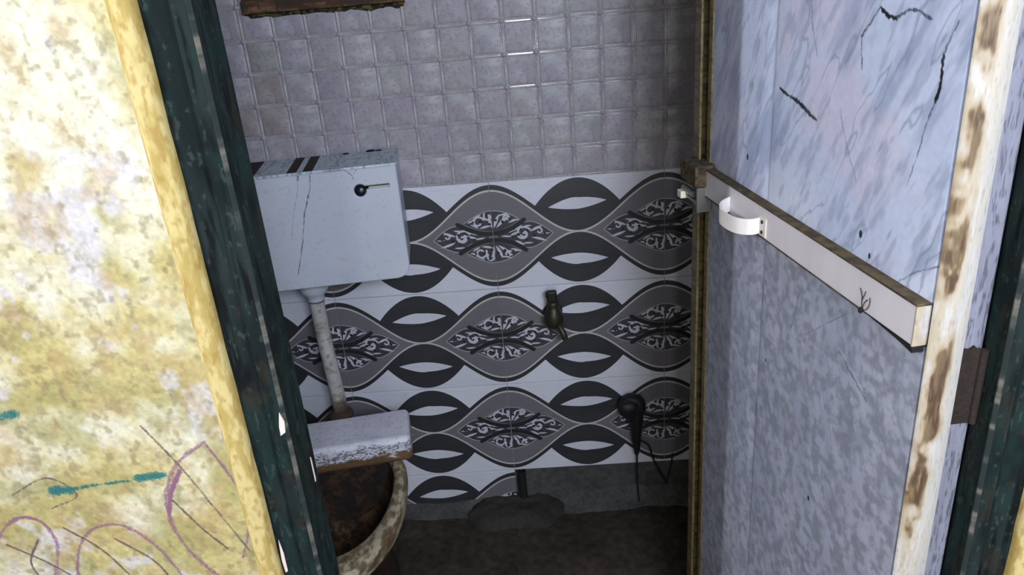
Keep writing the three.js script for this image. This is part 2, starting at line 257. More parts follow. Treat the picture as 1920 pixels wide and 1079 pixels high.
function tileGeom(x0, x1, y0, y1, U, bev = 0.0012, t = 0.009) {       // bevelled slab, face at z = 0; U(x, y) -> [u, v]
  const P = [[x0, y0], [x1, y0], [x1, y1], [x0, y1]], c = [(x0 + x1) / 2, (y0 + y1) / 2], In = P.map(([x, y]) => [x + Math.sign(c[0] - x) * bev, y + Math.sign(c[1] - y) * bev]);
  const pos = [], uv = [], quad = (a, b, c2, d) => { for (const p of [a, b, c2, a, c2, d]) { pos.push(...p); uv.push(...U(p[0], p[1])); } };
  quad(...In.map(([x, y]) => [x, y, 0]));
  for (let i = 0; i < 4; i++) { const j = (i + 1) % 4; quad([...P[i], -bev], [...P[j], -bev], [...In[j], 0], [...In[i], 0]); quad([...P[i], -t], [...P[j], -t], [...P[j], -bev], [...P[i], -bev]); }
  const g = new THREE.BufferGeometry(); g.setAttribute('position', new THREE.Float32BufferAttribute(pos, 3)); g.setAttribute('uv', new THREE.Float32BufferAttribute(uv, 2)); g.computeVertexNormals(); return g;
}
{
  const G = 0.0007;
  part('grout', merge([box(CUB.l, CUB.r, H0 - 0.9, H0 - 0.0005, -0.0102, -0.0022), box(CUB.l, -0.002, 0, H0 - 0.9, -0.0102, -0.0022)]), std({ color: 0x8d8a88, roughness: 0.95 }), back);
  for (let r = 0; r < 4; r++) for (let c = -2; c < 2; c++) {
    const X0 = c * 0.45, Y1 = H0 - 0.3 * r, Y0 = Y1 - 0.3, x0 = Math.max(X0, CUB.l) + G, x1 = Math.min(X0 + 0.45, CUB.r) - G, y1 = Y1 - G, y0 = Math.max(Y0, r === 3 ? 0.004 : 0) + G;
    if (r === 3 && c >= 0) continue;                                                   // tiles gone at the foot of the wall
    const m = part('patterned_tile', tileGeom(x0, x1, y0, y1, (x, y) => [(x - X0) / 0.45, (y - Y0) / 0.3]), mPattern[(r + c + 8) % 3], back);
    m.position.z = (hash(r, c + 5) - 0.5) * 0.0012;
  }
}
// embossed square tiles: pillowed face, ridge on the joint, knob at the crossing
const CELL = 0.0775, CX = -0.011;
const RJ = 0.0054;                                                                     // half width of the raised joint
function cellGeom(x0, x1, y0, y1, v, joint) {                                                  // clipped to x0..x1, y0..y1 inside the cell (metres from the cell corner)
  const lines = [0, 0.0012, 0.0026, 0.0036, 0.0040, 0.0046, 0.0054, 0.0066, 0.0088, 0.013, 0.02, 0.029, 0.03875], all = [...lines, ...lines.slice(0, -1).map((t) => CELL - t).reverse()];
  const clip = (a, b) => { const L = all.filter((t) => t > a + 1e-5 && t < b - 1e-5); return [a, ...L, b]; };
  const xs = clip(x0, x1), ys = clip(y0, y1), ph = v * 1.7;
  const ridge = (d) => { const k = Math.tan(3 * Math.PI / 180) / 0.0036 / 2; const top = 0.0024 - k * d * d; return d <= 0.0036 ? top : Math.max(0, top * (1 - sstep(0.0036, 0.0046, d))); };
  const H = (x, y) => {
    const dx = Math.min(x, CELL - x), dy = Math.min(y, CELL - y), m = Math.min(dx, dy);
    const dome = (1 - Math.pow(Math.abs(x / CELL * 2 - 1), 2.2)) * (1 - Math.pow(Math.abs(y / CELL * 2 - 1), 2.2));
    const pil = 0.0013 * sstep(0.0044, 0.0088, m) + 0.0026 * dome + 0.0007 * Math.sin(x * 62 + ph) * Math.sin(y * 55 + ph * 2) * sstep(0.006, 0.02, m);
    const kn = Math.hypot(dx, dy), knob = kn < 0.0082 ? 0.0034 * Math.pow(Math.cos(kn / 0.0082 * Math.PI / 2), 2) : 0;
    const vr = 0.0026 * Math.sqrt(Math.max(0, 1 - Math.pow(dx / 0.003, 2)));
    return Math.max(pil * sstep(0.0034, 0.0052, m), vr, ridge(dy) + 0.0002) + knob;
  };
  const pos = [], nor = [], uv = [], idx = [], e = 0.00025;
  const cx2 = (t) => Math.min(CELL, Math.max(0, t));
  for (const y of ys) for (const x of xs) {
    pos.push(x, y, H(x, y) - 0.003);
    const gx = (H(cx2(x + e), y) - H(cx2(x - e), y)) / (cx2(x + e) - cx2(x - e)), gy = (H(x, cx2(y + e)) - H(x, cx2(y - e))) / (cx2(y + e) - cx2(y - e));
    const edgeX = x < 1e-6 || x > CELL - 1e-6 ? 0 : gx, edgeY = y < 1e-6 || y > CELL - 1e-6 ? 0 : gy, l = Math.hypot(edgeX, edgeY, 1);
    nor.push(-edgeX / l, -edgeY / l, 1 / l); uv.push(x / 0.31 + v * 0.25, y / 0.31 + (v * 7 % 4) * 0.25);
  }
  const w = xs.length; for (let j = 0; j + 1 < ys.length; j++) for (let i = 0; i + 1 < w; i++) { const a = j * w + i, mx = (xs[i] + xs[i + 1]) / 2, my = (ys[j] + ys[j + 1]) / 2, onJoint = Math.min(mx, CELL - mx, my, CELL - my) < RJ; if (onJoint === joint) idx.push(a, a + 1, a + w, a + 1, a + w + 1, a + w); }
  if (!idx.length) return null;
  const g = new THREE.BufferGeometry(); g.setAttribute('position', new THREE.Float32BufferAttribute(pos, 3)); g.setAttribute('normal', new THREE.Float32BufferAttribute(nor, 3)); g.setAttribute('uv', new THREE.Float32BufferAttribute(uv, 2)); g.setIndex(idx); return g;
}
{
  const cm = tex(canvasOf(512, 512, (u, v) => {
    const n = fbm(u * 9, v * 9, 4), q = fbm(u * 48 + 5, v * 48, 3), t = fbm(u * 5 + 31, v * 5, 3), s = fbm(u * 120, v * 120, 2);
    let c = mix3([176, 171, 174], [196, 192, 194], sstep(0.3, 0.7, n)); c = mix3(c, [172, 160, 172], sstep(0.5, 0.7, t) * 0.7); c = mix3(c, [160, 166, 152], sstep(0.52, 0.72, fbm(u * 6 + 71, v * 6, 3)) * 0.6);
    c = mix3(c, [140, 134, 130], sstep(0.55, 0.75, q) * 0.4); c = mix3(c, [110, 102, 96], sstep(0.72, 0.8, s) * 0.4); return c;
  }));
  const tones = [[0.80, 0.77, 0.79], [0.83, 0.81, 0.82], [0.77, 0.76, 0.78], [0.80, 0.79, 0.77], [0.75, 0.73, 0.76]].map(([r, g, b]) => std({ map: cm, color: new THREE.Color(r * 0.86, g * 0.87, b * 0.9), roughness: 0.5 }));
  const dirty = [[0.60, 0.55, 0.53], [0.56, 0.57, 0.52]].map((c) => std({ map: cm, color: new THREE.Color(...c), roughness: 0.6 }));
  const mJoint = std({ map: cm, color: new THREE.Color(0.78, 0.77, 0.79), roughness: 0.12 });
  const full = [0, 1, 2, 3].map((v) => cellGeom(0, CELL, 0, CELL, v, false)), fullJ = cellGeom(0, CELL, 0, CELL, 0, true);
  const c0 = Math.floor((CUB.l - CX) / CELL), c1 = Math.floor((CUB.r - CX) / CELL);
  for (let r = 0; r < 12; r++) for (let c = c0; c <= c1; c++) {
    const X = CX + c * CELL, Y = H0 + r * CELL; let a = Math.max(0, CUB.l - X), b = Math.min(CELL, CUB.r - X), lo = 0, hi = CELL;
    const mx = X + CELL / 2, pieces = [];
    if (Y + CELL > WIN.y0 + 0.001 && Y < WIN.y1 && X + CELL > WIN.x0 && X < WIN.x1) {     // cut round the window
      if (Y < WIN.y0 - 0.006) pieces.push([a, b, 0, WIN.y0 - Y]);
      if (X < WIN.x0 - 0.006) pieces.push([a, WIN.x0 - X, Y < WIN.y0 ? WIN.y0 - Y : 0, hi]);
      if (X + CELL > WIN.x1 + 0.006) pieces.push([WIN.x1 - X, b, Y < WIN.y0 ? WIN.y0 - Y : 0, hi]);
    } else pieces.push([a, b, lo, hi]);
    for (const [p, q, s, t] of pieces) {
      const v = Math.floor(hash(c + 40, r + 9) * 4), whole = q - p > CELL - 1e-6 && t - s > CELL - 1e-6;
      const stained = (c <= -7 && r < 5 && hash(c, r + 3) < 0.45) ? dirty[Math.floor(hash(r, c) * 2)] : tones[Math.floor(hash(c + 77, r + 31) * 5)];
      for (const [name, g, mat] of [['square_tile', whole ? full[v] : cellGeom(p, q, s, t, v, false), stained], ['raised_joint', whole ? fullJ : cellGeom(p, q, s, t, 0, true), mJoint]]) if (g) part(name, g, mat, back).position.set(X, Y, 0);
    }
  }
}
// ventilator window high in the back wall
const woodBrown = tex(canvasOf(512, 128, (u, v) => { const n = fbm(u * 8, v * 30, 4), q = fbm(u * 40, v * 14, 3); let c = mix3([58, 36, 24], [112, 78, 52], sstep(0.35, 0.7, n)); c = mix3(c, [40, 38, 20], sstep(0.5, 0.7, q) * 0.7); return c; }));
const mWood = std({ map: woodBrown, roughness: 0.85 });
const win = thing('window_1', 'small brown wooden ventilator window in the back wall above the cistern', 'window', [0, 0, 0], 0, S);
part('bottom_rail', boxUV(rbox(WIN.x0, WIN.x1, WIN.y0 + 0.004, WIN.y0 + 0.034, -0.08, 0.022), 3), mWood, win);
part('top_rail', boxUV(rbox(WIN.x0, WIN.x1, WIN.y1 - 0.03, WIN.y1, -0.08, 0.012), 3), mWood, win);
part('stile', boxUV(rbox(WIN.x0, WIN.x0 + 0.03, WIN.y0 + 0.034, WIN.y1 - 0.03, -0.08, 0.012), 3), mWood, win);
part('stile', boxUV(rbox(WIN.x1 - 0.03, WIN.x1, WIN.y0 + 0.034, WIN.y1 - 0.03, -0.08, 0.012), 3), mWood, win);
for (let i = 0; i < 3; i++) part('shutter_board', boxUV(rbox(WIN.x0 + 0.03 + i * 0.1067, WIN.x0 + 0.135 + i * 0.1067, WIN.y0 + 0.034, WIN.y1 - 0.03, -0.07, -0.045), 3), mWood, win);
{ // mossy mortar under the window
  const pos = [], idx = [], N = 60; for (let i = 0; i <= N; i++) { const t = i / N, x = WIN.x0 + 0.01 + t * (WIN.x1 - WIN.x0 - 0.012), n = fbm(t * 18, 2, 3), b = WIN.y0 - 0.004 - 0.012 * n, o = 0.004 + 0.006 * fbm(t * 22, 7, 3); pos.push(x, b, -0.004, x, (b + WIN.y0 + 0.006) / 2, o, x, WIN.y0 + 0.005, o * 1.2, x, WIN.y0 + 0.006, -0.004); }
  for (let i = 0; i < N; i++) for (let k = 0; k < 3; k++) { const a = i * 4 + k; idx.push(a, a + 4, a + 1, a + 1, a + 4, a + 5); }
  const g = new THREE.BufferGeometry(); g.setAttribute('position', new THREE.Float32BufferAttribute(pos, 3)); g.setIndex(idx); g.computeVertexNormals();
  const moss = tex(canvasOf(256, 64, (u, v) => { const n = fbm(u * 40, v * 8, 4); return mix3([26, 22, 14], [92, 88, 42], sstep(0.4, 0.7, n)); }));
  part('mossy_mortar', planarUV(g, (x) => x * 3, (x, y) => y * 20), std({ map: moss, roughness: 1 }), win, 'dark green moss along the sill');
}

// ------------------------------------------------------------------ green door frame
const green = tex(canvasOf(512, 1024, (u, v) => {
  const n = fbm(u * 22, v * 5, 4), q = fbm(u * 70, v * 9 + 4, 4), s = fbm(u * 120, v * 60, 3), t = fbm(u * 9 + 30, v * 9, 4);
  let c = mix3([24, 34, 35], [44, 58, 57], sstep(0.3, 0.7, n)); c = mix3(c, [10, 14, 16], sstep(0.5, 0.72, q) * 0.85); c = mix3(c, [32, 66, 60], sstep(0.55, 0.72, t) * 0.5);
  c = mix3(c, [92, 104, 98], sstep(0.66, 0.78, s) * 0.5); c = mix3(c, [66, 56, 44], sstep(0.6, 0.74, fbm(u * 30 + 9, v * 14, 3)) * 0.5); return c.map((k) => k * 0.68);
}));
green.wrapS = green.wrapT = THREE.MirroredRepeatWrapping;
const mGreen = new THREE.MeshPhysicalMaterial({ map: green, roughness: 0.9, specularIntensity: 0.25, bumpMap: green, bumpScale: 0.0012 });
const frame = thing('trim_1', 'worn dark green wooden door frame around the cubicle doorway', 'door frame', [0, 0, 0], 0, S);
const JL = -0.173, JR = 0.600, JF = 1.2, JB = 1.15;
{ // jamb profile with an eased arris and a shallow bead, swept up
  const jamb = (pts) => { const sh = new THREE.Shape(); pts.forEach(([x, z], i) => (i ? sh.lineTo(x, -z) : sh.moveTo(x, -z))); const g = new THREE.ExtrudeGeometry(sh, { depth: DT, bevelEnabled: false, steps: 1 }); g.rotateX(-Math.PI / 2); return boxUV(toCreasedNormals(g, 0.5), 2); };
  part('jamb', jamb([[DL - 0.001, JB - 0.012], [JL, JB - 0.012], [JL, JB], [JL, JF - 0.004], [JL - 0.003, JF], [JL - 0.018, JF + 0.0005], [JL - 0.02, JF - 0.002], [JL - 0.023, JF], [DL + 0.004, JF], [DL - 0.001, JF - 0.003]].reverse()), mGreen, frame);
  part('jamb', jamb([[JR, JB], [DR + 0.001, JB], [DR + 0.001, JF - 0.003], [DR - 0.004, JF], [JR + 0.022, JF], [JR + 0.02, JF - 0.002], [JR + 0.018, JF], [JR + 0.003, JF], [JR, JF - 0.004]].reverse()), mGreen, frame);
  const wornT = tex(canvasOf(32, 1024, (u, v) => { const n = fbm(u * 3, v * 90, 4), q = fbm(u * 2 + 7, v * 22, 3); return mix3([20, 30, 29], [98, 92, 84], sstep(0.48, 0.74, n * 0.6 + q * 0.45)); }), true, THREE.MirroredRepeatWrapping), mWorn = std({ map: wornT, roughness: 0.9 });
  const arris = (x, z, w, k) => { const sh = new THREE.Shape(); sh.moveTo(x, -(z - w)); sh.lineTo(x + k * 0.0005, -(z - w)); sh.lineTo(x + k * 0.0005, -(z - 0.0026)); sh.lineTo(x - k * 0.0026, -(z + 0.0006)); sh.lineTo(x - k * 0.0032, -(z + 0.0006)); sh.lineTo(x - k * 0.0032, -z); sh.lineTo(x - k * 0.003, -z); sh.lineTo(x, -(z - 0.004)); const g = new THREE.ExtrudeGeometry(sh, { depth: DT - 0.05, bevelEnabled: false }); g.rotateX(-Math.PI / 2); return planarUV(g, (a, b, c) => (a + c) * 20, (a, b) => b); };
  part('worn_arris', arris(JL, JF, 0.0042, 1), mWorn, frame, 'pale worn edge of the left jamb'); part('worn_arris', arris(JR, JF, 0.0042, -1), mWorn, frame);
  part('head', boxUV(rbox(DL, DR, DT - 0.05, DT, JB, JF, 0.003), 2), mGreen, frame);
  const chip = (pts, mat) => { const sh = new THREE.Shape(); pts.forEach(([x, y], i) => (i ? sh.lineTo(x, y) : sh.moveTo(x, y))); return new THREE.ExtrudeGeometry(sh, { depth: 0.0012, bevelEnabled: false }); };
  const mBare = std({ color: 0xc9b8b0, roughness: 0.8 });
  part('bare_chip', (() => { const g = chip([[0, 0], [0.006, 0.004], [0.0075, 0.018], [0.004, 0.03], [0.0005, 0.012]]); g.translate(JL - 0.0085, H0 + 0.0605, JF + 0.0004); return g; })(), mBare, frame, 'pale chip of bare wood on the left jamb');
  part('bare_chip', (() => { const g = chip([[0, 0], [0.003, 0.002], [0.0032, 0.03], [0.001, 0.05], [-0.001, 0.02]]); g.translate(DL + 0.0045, H0 - 0.135, JF + 0.0002); return g; })(), mBare, frame);
  part('bare_chip', (() => { const g = chip([[0, 0], [0.0022, 0.004], [0.0018, 0.03], [0.0004, 0.036]]); g.rotateY(Math.PI / 2); g.translate(JL, H0 - 0.04, JB + 0.003); return g; })(), mBare, frame);
}

// ------------------------------------------------------------------ the open door
const HD = 1.98;
const doorMapC = canvasOf(1024, 2048, (u, v) => {                                       // u: 0 at the hinge .. 1 at s = 0.66 ; v: height 0..2
  const s = u * 0.66, y = v * 2, up = y > H0 + 0.13;
  const a = up ? 1 : -0.75, p = (s + a * y * 0.55) , q = (y - a * s * 0.5);             // veins slant
  const n = fbm(p * 34 + 3, q * 9, 4), m = fbm(p * 80 + 13, q * 22, 3), b = fbm(s * 6 + 50, y * 6, 4), d = fbm(s * 140, y * 140, 2), w = fbm(p * 20 + 60, q * 5 + 8, 4);
  let c = mix3([184, 194, 220], [206, 212, 232], sstep(0.3, 0.7, b));
  c = mix3(c, [198, 188, 208], sstep(0.5, 0.7, fbm(s * 9 + 5, y * 9 + 70, 3)) * 0.5);
  c = mix3(c, [124, 136, 168], sstep(0.50, 0.78, n) * 0.5); c = mix3(c, [136, 146, 170], sstep(0.52, 0.76, m) * 0.45);
  c = mix3(c, [112, 124, 150], (1 - sstep(0.0, 0.022, Math.abs(w - 0.5))) * 0.45);
  if (!up) c = mix3(mix3(c, [140, 142, 157], 0.6), [112, 114, 126], sstep(0.36, 0.72, fbm(s * 85, y * 85, 5)) * 0.6);
  
  const k = 0.97 + 0.06 * d; return [c[0] * k, c[1] * k, c[2] * k];
}, (g, w, h) => {
  const X = (s) => s / 0.66 * w, Y = (y) => (1 - (y + H0) / 2) * h;
  const crack = (pts, lw, col = 'rgb(16,18,24)', al = 1) => { g.strokeStyle = col; g.lineCap = 'round'; for (let i = 0; i + 1 < pts.length; i++) { const n = 7; let p = pts[i]; for (let k = 1; k <= n; k++) { const t = k / n, q = [pts[i][0] + (pts[i + 1][0] - pts[i][0]) * t + (rnd() - 0.5) * 0.002, pts[i][1] + (pts[i + 1][1] - pts[i][1]) * t + (rnd() - 0.5) * 0.0016]; g.globalAlpha = al * (0.55 + 0.45 * rnd()); g.lineWidth = lw * (0.5 + rnd()); g.beginPath(); g.moveTo(X(p[0]), Y(p[1])); g.lineTo(X(q[0]), Y(q[1])); g.stroke(); p = q; } } g.globalAlpha = 1; };
  crack([[0.366, 0.330], [0.345, 0.324], [0.325, 0.322]], 3.4); crack([[0.325, 0.322], [0.30, 0.316], [0.262, 0.304]], 5);
  crack([[0.037, 0.409], [0.035, 0.385], [0.0355, 0.37]], 4.5); crack([[0.0355, 0.375], [0.040, 0.362]], 5); crack([[0.04, 0.362], [0.046, 0.345], [0.055, 0.31], [0.066, 0.27]], 2.4, 'rgb(70,84,104)', 0.7); crack([[0.022, 0.44], [0.03, 0.425], [0.036, 0.41]], 2.4, 'rgb(70,84,104)', 0.7);
  crack([[0.148, 0.447], [0.132, 0.438], [0.118, 0.4375]], 3.4); crack([[0.118, 0.4375], [0.10, 0.446], [0.085, 0.447], [0.06, 0.44]], 3, 'rgb(50,60,76)', 0.8); crack([[0.148, 0.447], [0.165, 0.428], [0.178, 0.415], [0.172, 0.38]], 3, 'rgb(60,72,94)', 0.8);
  crack([[0.30, 0.47], [0.29, 0.42], [0.27, 0.38]], 2.6, 'rgb(90,104,130)', 0.6); crack([[0.21, 0.33], [0.19, 0.29], [0.16, 0.25]], 2, 'rgb(96,108,134)', 0.6);
  crack([[0.06, 0.16], [0.03, 0.185], [0.002, 0.20]], 2.2, 'rgb(84,92,116)', 0.7);
  crack([[0.16, 0.02], [0.12, 0.0], [0.09, -0.015]], 2.2, 'rgb(70,74,92)', 0.8); crack([[0.27, 0.06], [0.28, 0.02], [0.29, -0.01]], 2.4, 'rgb(80,84,100)', 0.7); crack([[0.15, 0.08], [0.2, 0.04], [0.25, 0.0]], 2, 'rgb(90,94,110)', 0.6);
  for (const [s, y, r] of [[0.46, 0.21, 5], [0.14, 0.19, 5], [0.118, 0.17, 3.5], [0.36, -0.1, 3], [0.2, -0.25, 4]]) { g.fillStyle = 'rgb(36,40,52)'; g.beginPath(); g.arc(X(s), Y(y), r, 0, 7); g.fill(); }
});
const doorMap = tex(doorMapC, true, THREE.ClampToEdgeWrapping);
const mDoor = std({ map: doorMap, roughness: 0.6 });
const dUV = (g) => planarUV(g, (x) => -x / 0.66, (x, y) => y / 2);
const mRail = std({ map: tex(canvasOf(512, 64, (u, v) => { const n = fbm(u * 20, v * 4, 4); return mix3([196, 190, 196], [214, 208, 214], n); })), roughness: 0.5 });
const dust = tex(canvasOf(256, 256, (u, v) => { const n = fbm(u * 40, v * 40, 4), q = fbm(u * 9 + 4, v * 9, 3); return mix3(mix3([46, 34, 26], [96, 80, 54], sstep(0.3, 0.75, n)), [70, 62, 40], q * 0.5); }));
const mDustAndGapShade = std({ map: dust, roughness: 0.95 });
const olive = tex(canvasOf(64, 1024, (u, v) => { const n = fbm(u * 5, v * 40, 4), q = fbm(u * 16, v * 90, 3); let c = mix3([92, 82, 52], [134, 120, 82], n); c = mix3(c, [70, 50, 36], sstep(0.5, 0.7, q) * 0.7); return c; }));
const mOlive = std({ map: olive, roughness: 0.45, metalness: 0.1 });
const rustC = tex(canvasOf(128, 1024, (u, v) => {
  const n = fbm(u * 7, v * 60, 4), b = fbm(u * 1.2 + 3.5, v * 34 + 4, 4), q = fbm(u * 30, v * 200, 3), c0 = 0.30 + 0.22 * (fbm(9, v * 30, 3) - 0.5) * 2, e = Math.abs(u - c0) + (n - 0.5) * 0.35;
  let c = mix3([166, 161, 156], [186, 181, 176], fbm(u * 8, v * 60, 3));
  const st = sstep(0.36, 0.60, b) * (1 - sstep(0.10, 0.40, e)); c = mix3(c, [134, 110, 74], clamp01(st * 1.2) * 0.85);
  c = mix3(c, [64, 44, 28], sstep(0.40, 0.9, st * (0.4 + n * 1.1)) * 0.95); c = mix3(c, [150, 132, 100], sstep(0.42, 0.66, n) * 0.6 * (1 - u)); c = mix3(c, [120, 110, 100], sstep(0.62, 0.78, q) * 0.35); return c;
}), true, THREE.ClampToEdgeWrapping);
const mRust = std({ map: rustC, roughness: 0.6 });
const door = thing('door_1', 'marble-patterned plastic door standing open with a mid rail', 'door', [0.526, 0, 1.18], -Math.acos(0.156), S);
// local axes: -x runs from the hinge to the free edge, +z is the face that shows, y up
{
  const D0 = 0.015, gx = 0.392;                                                         // a shallow rounded groove down the sheet
  const sheet = (y0, y1) => {
    const xs = []; for (let i = 0; i <= 8; i++) xs.push(0.003 + (gx - 0.02) * i / 8); for (let i = 0; i <= 12; i++) xs.push(gx - 0.015 + 0.03 * i / 12); for (let i = 1; i <= 8; i++) xs.push(gx + 0.016 + (0.612 - gx - 0.016) * i / 8); xs.sort((a, b) => a - b);
    const prof = xs.map((s) => { const t = (s - gx) / 0.014; return [s, Math.abs(t) < 1 ? -0.0028 * Math.pow(Math.cos(t * Math.PI / 2), 2) : 0]; });
    const sh = new THREE.Shape(); prof.forEach(([s, z], i) => (i ? sh.lineTo(-s, -z) : sh.moveTo(-s, -z))); sh.lineTo(-0.612, 0.012); sh.lineTo(-0.003, 0.012);
    const g = new THREE.ExtrudeGeometry(sh, { depth: y1 - y0, bevelEnabled: false }); g.rotateX(-Math.PI / 2); g.translate(0, y0, 0); return dUV(toCreasedNormals(g, 0.6));
  };
  part('core', dUV(box(-0.618, -0.002, 0.015, HD, -0.040, -0.0125)), mDoor, door);
  part('upper_panel', sheet(H0 + 0.158, HD - 0.05), mDoor, door); part('lower_panel', sheet(0.08, H0 + 0.107), mDoor, door);
  part('top_rail', dUV(rbox(-0.65, -0.002, HD - 0.05, HD, -0.0125, 0.008)), mRail, door); part('bottom_rail', dUV(rbox(-0.65, -0.002, 0.015, 0.08, -0.0125, 0.008)), mRail, door);
  // mid rail, its dusty top ledge, the block at its end
  const rail = part('mid_rail', boxUV(rbox(-0.600, -0.004, H0 + 0.1105, H0 + 0.1570, -0.0125, D0, 0.0015), 1.6), mRail, door, 'off-white mid rail across the door');
  part('dusty_ledge', boxUV(rbox(-0.604, -0.001, H0 + 0.1570, H0 + 0.1606, -0.0005, D0 + 0.0015, 0.0012), 2), mDustAndGapShade, rail, 'brown dust along the top of the rail');
  part('gap_shade_lip', boxUV(rbox(-0.602, -0.088, H0 + 0.1088, H0 + 0.1105, -0.001, D0 + 0.0004, 0.0005), 2), mDustAndGapShade, rail);  // dust-brown strip takes the place of the shadow line under the rail
  part('end_block', boxUV(rbox(-0.663, -0.588, H0 + 0.128, H0 + 0.166, -0.004, 0.036, 0.003), 3), mDustAndGapShade, door, 'brown dusty block at the end of the mid rail');
  part('rail_end_cap', planarUV(rbox(-0.0045, -0.0015, H0 + 0.1095, H0 + 0.1575, -0.002, D0 + 0.0005, 0.001), (x, y, z) => 0.3 - z * 12, (x, y) => y / 2), mRust, rail, 'stained end of the mid rail');
  // hinge edge: rounded white channel with rust
  const n = 10, sh = new THREE.Shape(); sh.moveTo(0.0, 0.0015); sh.lineTo(0.002, 0.0); sh.quadraticCurveTo(0.0075, 0.001, 0.0085, 0.009); sh.lineTo(0.0085, 0.034); sh.quadraticCurveTo(0.008, 0.0415, 0.002, 0.042); sh.lineTo(-0.002, 0.042); sh.lineTo(-0.002, 0.012);
  const eg = toCreasedNormals((() => { const g = new THREE.ExtrudeGeometry(sh, { depth: HD - 0.02, bevelEnabled: false, curveSegments: n }); g.rotateX(-Math.PI / 2); g.translate(0, 0.015, 0); return g; })(), 0.7);
  // after the turn the shape's y runs along -z, that is into the thickness of the leaf
  part('hinge_stile', planarUV(eg, (x, y, z) => -z / 0.042, (x, y) => y / 2), mRust, door, 'white door edge streaked with brown rust stains');
  // free edge: olive channel of two ribs with a dark groove between
  part('edge_rib', boxUV(rbox(-0.622, -0.606, 0.015, HD, -0.012, 0.003, 0.002), 2), mOlive, door); part('edge_rib', boxUV(merge([rbox(-0.662, -0.634, 0.015, HD, 0.007, 0.012, 0.002), rbox(-0.662, -0.656, 0.015, HD, -0.042, 0.009, 0.002), rbox(-0.660, -0.612, 0.015, HD, -0.044, -0.040, 0.001)]), 2), mOlive, door, 'olive brown metal edge channel');
  // bent strap handle
  const pts = [[-0.372, 0.118, D0], [-0.374, 0.116, D0 + 0.012], [-0.395, 0.112, D0 + 0.024], [-0.43, 0.109, D0 + 0.028], [-0.462, 0.109, D0 + 0.026], [-0.482, 0.112, D0 + 0.016], [-0.486, 0.116, D0 + 0.004], [-0.485, 0.118, D0]];
  const strap = (() => {
    const c = new THREE.CatmullRomCurve3(pts.map(([x, y, z]) => new THREE.Vector3(x, H0 + y + 0.010, z))), N = 48, pos = [], idx = [], uvs = [];
    for (let i = 0; i <= N; i++) { const p = c.getPoint(i / N), t = c.getTangent(i / N), nx = new THREE.Vector3(-t.z, 0, t.x).normalize(), hw = 0.0125, ht = 0.0014; for (const [a, b] of [[-1, -1], [1, -1], [1, 1], [-1, 1]]) { pos.push(p.x + nx.x * b * ht, p.y + a * hw, p.z + nx.z * b * ht); uvs.push(i / N, a); } }
    for (let i = 0; i < N; i++) for (let k = 0; k < 4; k++) { const a = i * 4 + k, b = i * 4 + (k + 1) % 4; idx.push(a, b, a + 4, b, b + 4, a + 4); }
    let g = new THREE.BufferGeometry(); g.setAttribute('position', new THREE.Float32BufferAttribute(pos, 3)); g.setAttribute('uv', new THREE.Float32BufferAttribute(uvs, 2)); g.setIndex(idx); g = g.toNonIndexed(); g.computeVertexNormals(); return toCreasedNormals(g, 0.6);
  })();
  const hd = part('handle', strap, std({ color: 0xe6dfdc, roughness: 0.35, side: THREE.DoubleSide }), door, 'white bent strap handle');
  part('fixing_plate', rbox(-0.374, -0.352, H0 + 0.113, H0 + 0.143, D0 - 0.001, D0 + 0.0025, 0.001), std({ color: 0xcfc8bf, roughness: 0.4 }), hd);
  for (const yy of [0.120, 0.136]) { const g = new THREE.CylinderGeometry(0.0028, 0.0028, 0.002, 12); g.rotateX(Math.PI / 2); g.translate(-0.362, H0 + yy, D0 + 0.003); part('screw', g, std({ color: 0x18120e, roughness: 0.6 }), hd); }
  // small latch below the block
  const mSteel = std({ color: 0x8d8c88, roughness: 0.35, metalness: 0.7 });
  const la = part('latch', merge([rbox(-0.652, -0.594, H0 + 0.094, H0 + 0.1, 0.010, 0.03, 0.001), rbox(-0.598, -0.592, H0 + 0.080, H0 + 0.126, 0.004, 0.030, 0.001)]), mSteel, door, 'small steel latch under the block');
  const lg = new THREE.CylinderGeometry(0.006, 0.006, 0.05, 14); lg.rotateZ(Math.PI / 2); lg.translate(-0.645, H0 + 0.107, 0.026); part('latch_bolt', lg, mSteel, la);
  part('latch_knob', rbox(-0.668, -0.648, H0 + 0.092, H0 + 0.106, 0.026, 0.04, 0.002), std({ color: 0xe4dfca, roughness: 0.4 }), la, 'cream coloured knob');
  for (const [a, b] of [[-0.615, 0.118], [-0.605, 0.088], [-0.632, 0.088]]) { const g = new THREE.CylinderGeometry(0.0035, 0.0035, 0.004, 10); g.rotateX(Math.PI / 2); g.translate(a, H0 + b, 0.014); part('screw', g, mSteel, la); }
  // black wedge standing in for the dark gap under the rail
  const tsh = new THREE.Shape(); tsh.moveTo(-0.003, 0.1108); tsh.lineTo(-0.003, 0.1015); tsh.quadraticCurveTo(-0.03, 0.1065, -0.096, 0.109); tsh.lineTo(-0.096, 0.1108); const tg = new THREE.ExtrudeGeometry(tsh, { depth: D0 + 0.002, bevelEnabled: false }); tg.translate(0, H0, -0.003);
  part('split', tg, std({ color: 0x0d0c0e, roughness: 1 }), door, 'black wedge in place of the dark gap below the mid rail');
}
